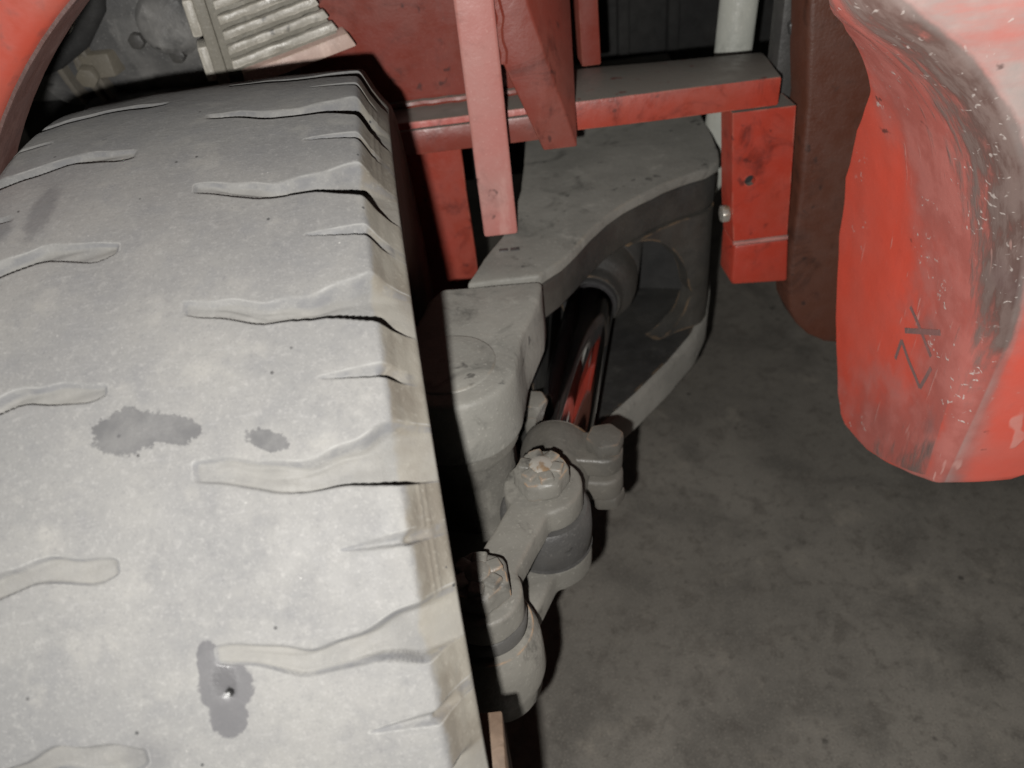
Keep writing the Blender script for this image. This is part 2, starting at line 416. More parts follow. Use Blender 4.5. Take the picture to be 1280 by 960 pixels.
def build_tyre():
    # profile (a, r) in metres from the outer bead over the crown to the inner bead
    key = [(-.070, .178), (-.090, .185), (-.098, .215), (-.1005, .255), (-.1025, .292), (-.1005, .305), (-.0955, .316),
           (-.0905, .3225), (-.0845, .3262), (-.070, .3282), (-.035, .3297), (0, .330), (.035, .3297), (.070, .3288), (.0845, .3280),
           (.0888, .3274), (.0902, .3252), (.0938, .3165), (.0985, .3085), (.1022, .3040), (.1028, .3015), (.1028, .297), (.1012, .294),
           (.1000, .27), (.098, .22), (.090, .185), (.070, .178)]
    key = np.array(key)
    seg = np.hypot(*np.diff(key, axis=0).T)
    L = np.concatenate([[0], np.cumsum(seg)])
    # adaptive sampling
    ls = [0.0]
    while ls[-1] < L[-1]:
        a_ = np.interp(ls[-1], L, key[:, 0]); r_ = np.interp(ls[-1], L, key[:, 1])
        st = .00085 if (r_ > .29 and a_ > -.1) else (.002 if r_ > .29 else .008)
        ls.append(min(ls[-1] + st, L[-1]))
    ls = np.array(ls)
    pa = np.interp(ls, L, key[:, 0]); pr = np.interp(ls, L, key[:, 1])
    # soften corners of the polyline
    for _ in range(2):
        pa[1:-1] = .25 * pa[:-2] + .5 * pa[1:-1] + .25 * pa[2:]; pr[1:-1] = .25 * pr[:-2] + .5 * pr[1:-1] + .25 * pr[2:]
    da, dr = np.gradient(pa), np.gradient(pr)
    nn = np.hypot(da, dr); na, nr = -dr / nn, da / nn        # outward normal of the profile
    for _ in range(160):                                     # blended over the shoulder so grooves run round it without folding
        na[1:-1] = (na[:-2] + 2 * na[1:-1] + na[2:]) / 4; nr[1:-1] = (nr[:-2] + 2 * nr[1:-1] + nr[2:]) / 4
    nn = np.hypot(na, nr); na, nr = na / nn, nr / nn
    # angles: fine where the tread faces the viewer
    fine = np.arange(-.38, 1.27, .00062 / TR)
    coarse = np.linspace(1.27, 2 * math.pi - .38, 120)[:-1]
    th = np.concatenate([fine, coarse])
    A = pa[None, :] * 1000 + np.zeros((len(th), 1))
    RR = pr[None, :] * 1000 + np.zeros((len(th), 1))
    SS = th[:, None] * TR * 1000 + np.zeros((1, len(pa)))
    pitch = 2 * math.pi * TR * 1000 / NL
    depth = np.zeros_like(A)
    moveA = np.zeros_like(A); moveR = np.zeros_like(A)
    # where the bottom of a groove runs: under the tread, then in one sweep round the shoulder to the sidewall
    def floor_vec(sign, Da, Dv, a_turn, ctrl):
        FA = np.zeros(len(pa)); FR = np.zeros(len(pa))
        aa = sign * pa * 1000
        crown = np.argmin(np.abs(pa)); rng_ = range(crown, len(pa)) if sign > 0 else range(crown, -1, -1)
        i0 = next(i for i in rng_ if aa[i] >= a_turn); i1 = next(i for i in rng_ if aa[i] >= 102.0)
        P0 = np.array([pa[i0] * 1000, pr[i0] * 1000 - np.interp(a_turn, Da, Dv)]); P1 = np.array([pa[i1] * 1000, pr[i1] * 1000])
        C = np.array([sign * ctrl[0], ctrl[1]])
        for i in rng_:
            if (i - i0) * sign < 0: FR[i] = -np.interp(aa[i], Da, Dv)
            elif (i - i1) * sign <= 0:
                f = abs(ls[i] - ls[i0]) / abs(ls[i1] - ls[i0])
                q = (1 - f) ** 2 * P0 + 2 * f * (1 - f) * C + f * f * P1
                FA[i], FR[i] = q[0] - pa[i] * 1000, q[1] - pr[i] * 1000
        return FA, FR
    FA_R, FR_R = floor_vec(1, [12, 20, 45, 70, 82, 89], [1.7, 2.6, 4.2, 9.6, 12.5, 13.5], 77, (91.0, 311.5))
    FA_L, FR_L = floor_vec(-1, [12, 20, 45, 70, 82, 89], [1.3, 2.1, 3.6, 6.6, 8.5, 9.0], 74, (92.0, 314.5))
    gmask = np.zeros_like(A)
    Ac = np.clip(A, -89, 89)
    fade_r = smooth(A, 103.0, 96.5) if False else np.clip((102.6 - A) / 9.0, 0, 1) ** .8
    fade_l = np.clip((102.6 + A) / 9.0, 0, 1) ** .8
    lowside = smooth(RR, 293.0, 301.0)
    # right-hand grooves
    lo_t = ([10, 14, 26, 43, 57, 70, 89, 110], [-2, 0, 3, 10, 10.5, 10.5, 15.0, 17.0])
    up_t = ([10, 14, 29, 47, 61, 75, 88, 110], [-7.5, -7.5, -5.5, -.5, -1.5, -5.5, -10.5, -12])
    lo_l = ([-110, -89, -80, -65, -49, -39, -25, -19, -14], [11, 9, 5.8, 1, -3.5, -1, 2, 0, -3])
    up_l = ([-110, -89, -82, -66, -50, -38, -21, -14], [-9, -7, -5, -9, -13, -12, -8.5, -7])
    ag = np.linspace(-115, 115, 921)
    def tab(t):
        y = np.interp(ag, *t); kx = np.arange(-40, 41) * .25; kw = np.exp(-(kx / 3.6) ** 2); kw /= kw.sum()
        return np.convolve(np.pad(y, 40, mode='edge'), kw, mode='valid')
    LO_R, UP_R, LO_L, UP_L = tab(lo_t), tab(up_t), tab(lo_l), tab(up_l)
    for k in range(-1, NL):
        s0 = 158.5 + pitch * (k - 3)
        j1, j2, j3 = rng.normal(0, .5, 3)
        wob = .5 * np.sin(Ac * .12 + k * 1.7) + .22 * np.sin(Ac * .27 + k * 3.1)
        # main groove, inner (right) half of the tread
        U = SS - s0
        U = (U + pitch * NL / 2) % (pitch * NL) - pitch * NL / 2
        sel = np.where(np.abs(U[:, 0]) < pitch)[0]
        if len(sel) == 0: continue
        u = U[sel]; ac = Ac[sel]; aa = A[sel]
        wb = wob[sel]
        lo = np.interp(ac, ag, LO_R) + j1 + wb; up_ = np.interp(ac, ag, UP_R) + j2 + wb * .8 + .5 * np.sin(ac * .31 + k * 2.3)
        D = np.interp(ac, [12, 20, 45, 70, 82, 89], [2.4, 3.6, 5.0, 7.0, 9.5, 11.0])
        wu = np.interp(ac, [12, 40, 60, 89], [2.0, 3.0, 5.0, 7.5])
        end = smooth(ac, 12.0 + j3, 15.2 + j3)
        fl = .25 * np.sin(u * .9 + ac * .13 + k) + .25 * np.sin(ac * .35 + k * 2)
        g = smooth(lo - u, 0, 1.1) * smooth(u - up_, 0, wu) * end
        # the scoop: wrinkled floor, a crease along its length, a pinched step at mid-length
        x = np.clip((u - up_) / np.maximum(lo - up_, 1), 0, 1)
        crease = .55 * np.exp(-((x - .42 - .12 * np.sin(ac * .1 + k)) / .07) ** 2) * smooth(ac, 22, 30) * smooth(80 - ac, 0, 12)
        step_ = .5 * np.exp(-((ac - 44 - 3 * j1) / 1.3) ** 2) * smooth(x, .35, .6)
        ribs = .45 * sum(np.exp(-((ac - q_ - 2 * j1) / .9) ** 2) for q_ in (43, 46.5, 52)) * smooth(x, .4, .6)
        wr = .22 * np.sin(x * 16 + .9 * np.sin(ac * .22 + k) + k) * smooth(ac, 20, 30) * smooth(84 - ac, 0, 10)
        d1 = (fl * .4 + crease * .9 - ribs + wr) * g * fade_r[sel] * lowside[sel]
        moveA[sel] += FA_R[None, :] * g; moveR[sel] += FR_R[None, :] * g
        # raised ridge between the two moulded halves of a groove, near mid-length
        # short notch at the shoulder
        un = u - 36.5 - j2
        lo2 = np.interp(ac, [61, 66, 88, 92], [.0, .9, 3.2, 4.2]) + .3 * wb; up2 = np.interp(ac, [61, 64, 79.5, 89], [-.2, -1.2, -2.9, -3.8]) + .3 * wb
        D2 = np.interp(ac, [61, 66, 80, 89], [.5, 1.6, 3.6, 5.4])
        g2 = smooth(lo2 - un, 0, 1.2) * smooth(un - up2, 0, np.interp(ac, [61, 89], [1.2, 5.0])) * smooth(ac, 60.5, 65)
        d2 = D2 * g2 * np.clip((97 - aa) / 6.0, 0, 1) * lowside[sel]
        depth[sel] += d1 + d2
        gmask[sel] = np.maximum(gmask[sel], np.maximum(g, g2 * .7))
        # left half
        s1 = 120.8 + pitch * (k - 3)
        U = SS - s1
        U = (U + pitch * NL / 2) % (pitch * NL) - pitch * NL / 2
        sel = np.where(np.abs(U[:, 0]) < pitch)[0]
        u = U[sel]; ac = Ac[sel]; aa = A[sel]; wb = wob[sel]
        lo = np.interp(ac, ag, LO_L) + j2 + wb; up_ = np.interp(ac, ag, UP_L) + j1 + wb * .8 + .5 * np.sin(ac * .31 + k * 2.3)
        D = np.interp(ac, [-89, -70, -45, -20, -12], [10.5, 6.5, 4.4, 3.2, 2.0])
        end = smooth(-ac, 16.5 + j3, 19.6 + j3)
        g = smooth(lo - u, 0, 1.3) * smooth(u - up_, 0, np.interp(-ac, [12, 60, 89], [1.8, 3.2, 5.0])) * end
        d1 = (.3 * np.sin(u * .9 + ac * .13 + k)) * g * fade_l[sel] * lowside[sel]
        moveA[sel] += FA_L[None, :] * g; moveR[sel] += FR_L[None, :] * g
        un = u - 33
        g2 = smooth(2.6 - un, 0, 1.2) * smooth(un + 2.2, 0, 3.5) * smooth(-ac, 66, 72)
        d2 = np.interp(-ac, [66, 89], [1.0, 4.5]) * g2 * np.clip((97 + aa) / 6.0, 0, 1) * lowside[sel]
        depth[sel] += d1 + d2
        gmask[sel] = np.maximum(gmask[sel], np.maximum(g, g2 * .7))
    # rounded, chewed block edges: a slow swell plus nicks
    swell = .35 * np.sin(SS * .045 + A * .02) + .25 * np.sin(SS * .11 - A * .07 + 1.0) + .2 * np.sin(A * .16 + 2)
    tread = np.clip((92 - np.abs(A)) / 6.0, 0, 1)
    depth = depth + (.35 - .5 * swell) * tread * .8
    # dimple with the wet hole
    dim = np.exp(-(((A - 15.7) / 2.0) ** 2 + ((SS - 306.8) / 2.2) ** 2))
    depth += 1.2 * dim
    # mould rings on the sidewall
    ring = .28 * np.exp(-((RR - 311.5) / .8) ** 2) + .28 * np.exp(-((RR - 315.0) / .8) ** 2)
    depth -= ring * (A > 90) * (gmask < .2) * smooth(np.sin(SS * .028 + .6), .2, .7)
    dm = depth / 1000.0
    aW = pa[None, :] - dm * na[None, :] + moveA / 1000
    rW = pr[None, :] - dm * nr[None, :] + moveR / 1000
    X = aW; Y = -rW * np.sin(th)[:, None]; Z = TR + rW * np.cos(th)[:, None]
    V = np.stack([X, Y, Z], -1).reshape(-1, 3)
    nT, nP = X.shape
    i = np.arange(nT); j = np.arange(nP - 1)
    I, J = np.meshgrid(i, j, indexing='ij')
    I2 = (I + 1) % nT
    F = np.stack([I * nP + J, I * nP + J + 1, I2 * nP + J + 1, I2 * nP + J], -1).reshape(-1, 4)
    me = bpy.data.meshes.new('tyre')
    me.vertices.add(len(V)); me.vertices.foreach_set('co', V.astype(np.float32).ravel())
    me.loops.add(F.size); me.loops.foreach_set('vertex_index', F.astype(np.int32).ravel())
    me.polygons.add(len(F)); me.polygons.foreach_set('loop_start', np.arange(0, F.size, 4, dtype=np.int32))
    me.update(calc_edges=True)
    me.polygons.foreach_set('use_smooth', np.ones(len(F), dtype=bool))
    sdv = smooth(A, 87.6, 92.5) + smooth(-A, 88.0, 94.0)
    sd2 = np.clip(depth / 6.0, 0, 1) * 0
    for nm, arr in (('ta', A), ('ts', SS), ('gd', np.clip(gmask, 0, 1)), ('sd', sdv)):
        at = me.attributes.new(nm, 'FLOAT', 'POINT'); at.data.foreach_set('value', arr.astype(np.float32).ravel())
    me.validate()
    return me
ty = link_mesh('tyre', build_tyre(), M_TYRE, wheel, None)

# rim: a dished steel disc inside the tyre (authored in the wheel's own frame)
def local_part(name, bm, mat, parent, smooth=35):
    bmesh.ops.recalc_face_normals(bm, faces=bm.faces)
    me = bpy.data.meshes.new(name); bm.to_mesh(me); bm.free()
    return link_mesh(name, me, mat, parent, smooth)
rim = local_part('rim', lathe([(.186, -.088), (.180, -.080), (.176, -.03), (.10, -.045), (.0, -.045), (0, -.055), (.10, -.055), (.172, -.04), (.1795, .080), (.186, .088), (.188, .08), (.188, -.08), (.186, -.088)], (0, 0, TR), (1, 0, 0), 64), M_DARKSTEEL, wheel)
for k in range(6):
    a = k * math.pi / 3
    local_part('wheel_nut', hexnut((-.045, .07 * math.cos(a), .07 * math.sin(a) + TR), .012, .014, (1, 0, 0)), M_NUT, rim)

# ------------------------------------------------------------------ steering axle casting
AX = Vector((.27, .964, 0)).normalized()            # the axle runs away from the viewer
axle = thing('steering_axle', 'grey dusty cast steering axle with curved opening around the cylinder', 'axle', (.30, .35, 0))
top_pts = [(.126, .126), (.187, .1255), (.192, .131), (.207, .145), (.222, .165), (.240, .193), (.259, .218), (.277, .236), (.296, .251), (.324, .271), (.351, .285), (.372, .292), (.388, .306), (.396, .335), (.402, .38), (.43, .70), (.26, .70), (.205, .45), (.186, .30), (.166, .215), (.142, .165)]
part('top_plate', rough_up(subdiv(prism(top_pts, .4495, .4605, b=.0028, seg=3, ang=40), .02), .0008, 25), M_AXLE, axle, 50)
mid = Vector((.30, .50))
skirt_pts = [(.1265, .1275), (.186, .1275)] + [tuple(Vector(p) + (Vector((-.0022, .0012)))) for p in top_pts[3:15]] + [(.428, .70), (.262, .70), (.207, .45), (.188, .30), (.168, .215), (.144, .165)]
part('top_flange', rough_up(subdiv(prism(skirt_pts, .4120, .4494, b=.006, seg=2, ang=40), .02), .0008, 25), M_RING, axle, 50)
bot_pts = [(.075, .01), (.10, -.03), (.135, -.04), (.17, -.01), (.215, .085), (.243, .146), (.283, .183), (.328, .230), (.367, .276), (.392, .32), (.410, .37), (.44, .47), (.46, .70), (.24, .70), (.19, .40), (.13, .16)]
part('bottom_plate', rough_up(subdiv(prism(bot_pts, .226, .270, b=.006, seg=3, ang=40), .02), .0008, 25), M_AXLE, axle, 50)
def boss_outline(cx, cy, r, tail):
    pts = []
    a0, a1 = R(205), R(205 + 148)
    for i in range(25):
        a = a0 + (a1 - a0) * i / 24
        pts.append((cx + r * math.cos(a), cy + r * math.sin(a)))
    return pts + tail
yoke = part('yoke', rough_up(subdiv(prism(boss_outline(.112, .018, .047, [(.165, .045), (.183, .095), (.188, .1215), (.105, .128), (.094, .112), (.082, .07)]), .402, .4580, b=.0045, seg=3, ang=45), .015), .0007, 30), M_AXLE, axle, 50)
part('kingpin_cap', rough_up(lathe([(0, .0006), (.020, .0008), (.0335, .0006), (.0346, .0002), (.0352, -.0012)], (.109, .021, .4585), seg=64), .0003, 60), M_AXLE, yoke, 60)
part('lower_yoke', prism(boss_outline(.112, .018, .05, [(.17, .09), (.10, .10)]), .271, .290, b=.004), M_AXLE, axle)
# wall across the axle behind the cylinder gland
perp = Vector((AX.y, -AX.x, 0))
def web():
    m = bmesh.new()
    c0 = Vector((.285, .40, 0))
    def P(u, t, z): return c0 + perp * u + AX * t + Vector((0, 0, z))
    us0, us1, z0, z1 = -.075, .125, .2723, .4118
    hole_c, hr = (.098, .385), (.010, .010)
    nseg = 40
    rect, hol = [], []
    for i in range(nseg):
        a = 2 * math.pi * i / nseg
        ca, sa = math.cos(a), math.sin(a)
        k = min((us1 - hole_c[0]) / ca if ca > 1e-6 else (us0 - hole_c[0]) / ca if ca < -1e-6 else 9e9,
                (z1 - hole_c[1]) / sa if sa > 1e-6 else (z0 - hole_c[1]) / sa if sa < -1e-6 else 9e9)
        rect.append((hole_c[0] + ca * k, hole_c[1] + sa * k)); hol.append((hole_c[0] + ca * hr[0], hole_c[1] + sa * hr[1]))
    for t, off in ((0, 0), (.03, 0)):
        pass
    ra = [m.verts.new(P(u, 0, z)) for u, z in rect]; ha = [m.verts.new(P(u, 0, z)) for u, z in hol]
    rb = [m.verts.new(P(u, .03, z)) for u, z in rect]; hb = [m.verts.new(P(u, .03, z)) for u, z in hol]
    for i in range(nseg):
        j = (i + 1) % nseg
        m.faces.new((ra[i], ra[j], ha[j], ha[i])); m.faces.new((rb[j], rb[i], hb[i], hb[j]))
        m.faces.new((ha[i], ha[j], hb[j], hb[i])); m.faces.new((ra[j], ra[i], rb[i], rb[j]))
    return m
part('web', web(), M_BLACK, axle)  # coloured black to paint the shade deep in the axle opening
WP = [(.190, .133), (.205, .146), (.220, .166), (.238, .194), (.257, .219), (.275, .237), (.294, .252), (.322, .272), (.349, .286), (.368, .2915), (.379, .298), (.3875, .311), (.393, .336), (.398, .38), (.424, .70)]
WL = [0.0]
for a_, b_ in zip(WP[:-1], WP[1:]): WL.append(WL[-1] + math.dist(a_, b_))
def on_wall(u, z, t):
    x = float(np.interp(u, WL, [q[0] for q in WP])); y = float(np.interp(u, WL, [q[1] for q in WP]))
    x1 = float(np.interp(u + .004, WL, [q[0] for q in WP])); y1 = float(np.interp(u + .004, WL, [q[1] for q in WP]))
    d_ = Vector((x1 - x, y1 - y)).normalized()
    return (x - d_.y * t, y + d_.x * t, z)
def arch_end():
    m = bmesh.new()
    uR, zT, zB, rT, rB = WL[9] - .008, .4118, .2722, .0940, .0456
    nU, nZ = 34, 30
    us = [WL[5] + (WL[12] - WL[5]) * i / nU for i in range(nU + 1)] + [WL[13], WL[14]]
    grid = {}
    def zlim(u):
        # upper and lower edge of the opening at u (None where the wall is solid)
        if u >= uR: return None
        k = uR - u
        zt = zT - (0 if k >= rT else rT - math.sqrt(max(0, rT * rT - (rT - k) ** 2)))
        zb = zB + (0 if k >= rB else rB - math.sqrt(max(0, rB * rB - (rB - k) ** 2)))
        return zb, zt
    def strip(u0, u1, za0, zb0, za1, zb1, n_):
        a0 = [[m.verts.new(on_wall(u0, za0 + (zb0 - za0) * j / n_, t)) for j in range(n_ + 1)] for t in (0, .020)]
        a1 = [[m.verts.new(on_wall(u1, za1 + (zb1 - za1) * j / n_, t)) for j in range(n_ + 1)] for t in (0, .020)]
        for j in range(n_):
            m.faces.new((a0[0][j], a1[0][j], a1[0][j + 1], a0[0][j + 1])); m.faces.new((a0[1][j + 1], a1[1][j + 1], a1[1][j], a0[1][j]))
        m.faces.new((a0[0][0], a0[1][0], a1[1][0], a1[0][0])); m.faces.new((a0[0][-1], a1[0][-1], a1[1][-1], a0[1][-1]))
    for u0, u1 in zip(us[:-1], us[1:]):
        l0, l1 = zlim(u0), zlim(u1)
        if l0 is None: strip(u0, u1, zB, zT, zB, zT, 4)
        else:
            if l1 is None: l1 = (zB + rB, zT - rT)
            if zT - l1[1] > 1e-4: strip(u0, u1, l0[1], zT, l1[1], zT, 1)
            if l1[0] - zB > 1e-4: strip(u0, u1, zB, l0[0], zB, l1[0], 1)
    bmesh.ops.remove_doubles(m, verts=m.verts, dist=1e-5)
    return m
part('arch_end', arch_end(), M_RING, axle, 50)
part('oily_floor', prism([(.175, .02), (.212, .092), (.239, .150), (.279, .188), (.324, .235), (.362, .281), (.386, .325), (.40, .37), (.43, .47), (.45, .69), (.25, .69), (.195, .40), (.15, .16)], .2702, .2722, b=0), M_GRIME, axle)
# inner web beside the rod, carries a stop bolt
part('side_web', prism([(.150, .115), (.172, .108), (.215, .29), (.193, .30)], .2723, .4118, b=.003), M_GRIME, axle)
part('stop_bolt', merge(hexnut((.169, .083, .352), .013, .014, (0, 0, 1)), cyl((.169, .083, .2723), .009, .081)), M_LINK, axle)
part('cast_mark', merge(box(.156, .164, .173, .178, .460, .4612, .0004), box(.166, .174, .172, .1775, .460, .4612, .0004)), M_DARKSTEEL, axle)

# ------------------------------------------------------------------ steering knuckle
kn = thing('steering_knuckle', 'grey round steering knuckle barrel under the axle end beside the tyre', 'knuckle', (.112, .018, .27))
part('barrel', rough_up(lathe([(0, .292), (.036, .292), (.039, .300), (.0375, .384), (.0405, .389), (.0425, .394), (.0415, .4015), (0, .4015)], (.112, .018, 0), seg=56), .0006, 40), M_LINK, kn, 45)
part('spindle', cyl((.075, .012, .335), .030, .10, (-1, .0, 0)), M_DARKSTEEL, kn)
part('steering_arm', rough_up(subdiv(prism([(.082, .02), (.084, -.10), (.10, -.145), (.135, -.145), (.148, -.10), (.140, .02)], .292, .322, b=.006, seg=3), .015), .0006, 40), M_LINK, kn, 50)

# ------------------------------------------------------------------ steering cylinder
RZ = .345
P1 = Vector((.166, -.038, 0))                         # pin at the rod end
cylr = thing('steering_cylinder', 'polished chrome piston rod reaching out of the dark axle opening', 'cylinder', (.25, .30, .27))
g0 = Vector((.2485, .268, RZ))
part('barrel', cyl(g0 + AX * .0435, .046, .34, AX, .004, 56), M_DARKSTEEL, cylr)
part('gland', lathe([(.0258, -.012), (.031, -.012), (.0325, -.009), (.0325, .001), (.034, .004), (.040, .008), (.0445, .016), (.046, .026), (.046, .043), (.0255, .043), (.0255, -.012)], g0, AX, 64), M_RING, cylr, 45)
part('wiper_ring', lathe([(.0252, -.018), (.0280, -.018), (.029, -.0165), (.029, -.0125), (.0252, -.0125), (.0252, -.018)], g0, AX, 56), M_BLACK, cylr, 40)
rs0 = Vector((.190, .056, RZ))
rs = rs0 - AX * .027
part('piston_rod', lathe([(0, 0), (.0250, 0), (.0250, .25), (0, .25)], rs, AX, 72), M_CHROME, cylr, 60)
re = part('rod_end', rough_up(lathe([(0, -.045), (.026, -.045), (.0275, -.040), (.0290, -.01), (.0305, -.003), (.0305, .004), (.0298, .010), (.0280, .0125), (.0262, .0125), (.0251, .009)], rs, AX, 56), .0006, 45), M_ROUGHLINK, cylr, 45)
part('rod_eye', rough_up(lathe([(0, .3265), (.031, .3265), (.0335, .3295), (.0340, .345), (.0335, .3605), (.031, .3635), (0, .3635)], P1, seg=56), .0006, 45), M_DARKSTEEL, re, 45)
part('polished_lip', lathe([(.0252, .0125), (.0272, .0140), (.0290, .0120), (.0298, .0085)], rs, AX, 56), M_NUT, re, 60)
# clamp ears with a bolt on the outer side of the rod end
ec = rs0 - AX * .034 + perp * .034
def ear(z0, z1, L):
    pts = []
    for i in range(13):
        a = -math.pi / 2 + math.pi * i / 12
        v = perp * (.006 + .014 * math.cos(a)) + AX * (.017 * math.sin(a))
        pts.append((ec.x + v.x, ec.y + v.y))
    for q in (-1, 1):
        v = perp * -.022 + AX * (-q * .017); pts.append((ec.x + v.x, ec.y + v.y))
    return rough_up(subdiv(prism(pts, z0, z1, b=.003, seg=3), .012), .0008, 60)
part('clamp_ear', ear(.348, .366, 1), M_ROUGHLINK, re, 45)
part('clamp_ear', ear(.321, .342, 1), M_ROUGHLINK, re, 45)
eb = ec + perp * .006
part('clamp_bolt', merge(hexnut((eb.x, eb.y, .366), .0155, .013, rot=.3), cyl((eb.x, eb.y, .318), .008, .049)), M_ROUGHLINK, re)
part('clamp_nut', hexnut((eb.x, eb.y, .307), .0155, .0135, rot=.1), M_ROUGHLINK, re)

# ------------------------------------------------------------------ steering link (two plates over pins)
P2 = Vector((.118, -.124, 0))
lk = thing('steering_link', 'grey forged link bar joining two castellated nuts beside the tyre', 'link', (.142, -.081, .322))
def link_plate(z0, z1, ra, rb, hw, b):
    d = (P2 - P1); L = d.length; d.normalize(); n_ = Vector((-d.y, d.x, 0))
    pts = []
    # eye at P1
    a = math.asin(min(.98, hw / ra)); b_ = math.asin(min(.98, hw / rb))
    k = 28
    for i in range(k + 1):
        t = a + (2 * math.pi - 2 * a) * i / k
        v = P1 + d * (ra * math.cos(t)) + n_ * (ra * math.sin(t)); pts.append((v.x, v.y))
    for i in range(k + 1):
        t = math.pi + b_ + (2 * math.pi - 2 * b_) * i / k
        v = P2 + d * (rb * math.cos(t)) + n_ * (rb * math.sin(t)); pts.append((v.x, v.y))
    # waist fillets near both eyes
    return prism(pts, z0, z1, b=b, seg=3, ang=50)
up_bar = part('upper_bar', rough_up(subdiv(link_plate(.364, .3855, .0285, .026, .0145, .003), .01), .0006, 60), M_LINK, lk, 45)
lo_bar = part('lower_bar', rough_up(subdiv(link_plate(.302, .3255, .033, .030, .0175, .004), .01), .0006, 60), M_LINK, lk, 45)
for P_, rr in ((P1, 0.2), (P2, 0.9)):
    nz0 = .3855
    nut = part('castle_nut', rough_up(subdiv(hexnut((P_.x, P_.y, nz0), .0208, .0165, rot=rr), .003), .0011, 110), M_LINK, lk, 40)
    # crown slots: six teeth around the stud
    for i in range(6):
        a = rr + math.pi / 6 + i * math.pi / 3
        c = Vector((P_.x + .0115 * math.cos(a), P_.y + .0115 * math.sin(a), nz0 + .0148))
        t = rough_up(subdiv(box(-.0050, .0046, -.0050, .0050, -.002, .0052, .0018, 3), .002), .0007, 220)
        bmesh.ops.rotate(t, verts=t.verts, cent=(0, 0, 0), matrix=Matrix.Rotation(a, 3, 'Z'))
        bmesh.ops.translate(t, verts=t.verts, vec=c)
        part('crown_tooth', t, M_LINK, nut)
    part('stud', rough_up(lathe([(0, .0218), (.0050, .0214), (.0080, .0200), (.0090, .0175), (.0090, 0)], (P_.x, P_.y, nz0), seg=28), .0004, 150), M_LINK if P_ is P2 else M_NUT, nut)
part('pin_collar', lathe([(0, .3505), (.0245, .3505), (.0265, .353), (.0268, .362), (.025, .3640), (0, .3640)], P2, seg=48), M_DARKSTEEL, lk, 45)
part('dust_boot', lathe([(0, .326), (.0300, .326), (.0338, .3263), (.0338, .3264), (0, .3264)], P1, seg=40), M_DARKSTEEL, lk, 45)
part('ball_housing', rough_up(lathe([(0, .272), (.020, .2725), (.027, .276), (.0315, .283), (.0325, .296), (.0345, .300), (.0352, .306), (.0350, .330), (.0335, .342), (.0300, .3495), (0, .3503)], P2, seg=56), .0007, 45), M_LINK, lk, 40)

# ------------------------------------------------------------------ red chassis frame
fr = thing('chassis_frame', 'dusty red welded chassis frame above the axle with post, gusset and ledge', 'frame', (.2, .3, .53))
part('beam', rough_up(subdiv(prism([(-.06, .25), (.233, .25), (.421, .25), (.430, .327), (.26, .345), (-.06, .345)], .530, .5565, b=.003), .03), .0006, 20), M_RED, fr)
part('side_plate', box(.0, .203, .293, .306, .5565, 1.05, .002), M_RED2, fr)
part('flange_lip', rough_up(subdiv(box(-.06, .232, .2435, .25, .5285, .551, .002), .02), .0005, 40), M_RED2, fr)
part('weld_bead', tube_path([(.0 + i * .008, .291 + .0012 * math.sin(i * 2.1), .559) for i in range(26)], .0035, 8), M_RED2, fr)
post = part('stop_post', rough_up(subdiv(prism([(.1445, .200), (.1745, .200), (.1745, .236), (.1445, .236)], .4622, 1.05, b=.0025, seg=3), .03), .0005, 20), M_FADED, fr)
def gusset():
    m = bmesh.new()
    fr_ = [(.1746, 1.05), (.1746, .612), (.2045, .5305), (.2335, .5305), (.2005, .646), (.1975, .70), (.1975, 1.05)]
    sh = [.0, .0, .0, .010, .042, .052, .06]
    lo = [m.verts.new((x, .2125, z)) for x, z in fr_]; hi = [m.verts.new((x + q, .288, z)) for (x, z), q in zip(fr_, sh)]
    m.faces.new(lo); m.faces.new(hi[::-1])
    for i in range(7): m.faces.new((lo[i], hi[i], hi[(i + 1) % 7], lo[(i + 1) % 7]))
    bmesh.ops.recalc_face_normals(m, faces=m.faces)
    return bev(m, .0018, 2)
part('gusset', gusset(), M_RED2, fr)
part('weld_bead', tube_path([(.1765 + .0015 * math.sin(i * 1.9), .2125, .606 + i * .0085) for i in range(30)], .0042, 8), M_RED2, fr)
part('inner_plate', prism([(.2585, .5566), (.2775, .5566), (.2735, .70), (.270, 1.05), (.251, 1.05), (.2545, .70)], .347, .60, 'y', b=.002), M_RED2, fr)
part('hanger_plate', rough_up(subdiv(box(.07, .131, .322, .336, .30, .5295, .002), .02), .0008, 30), M_RED, fr)
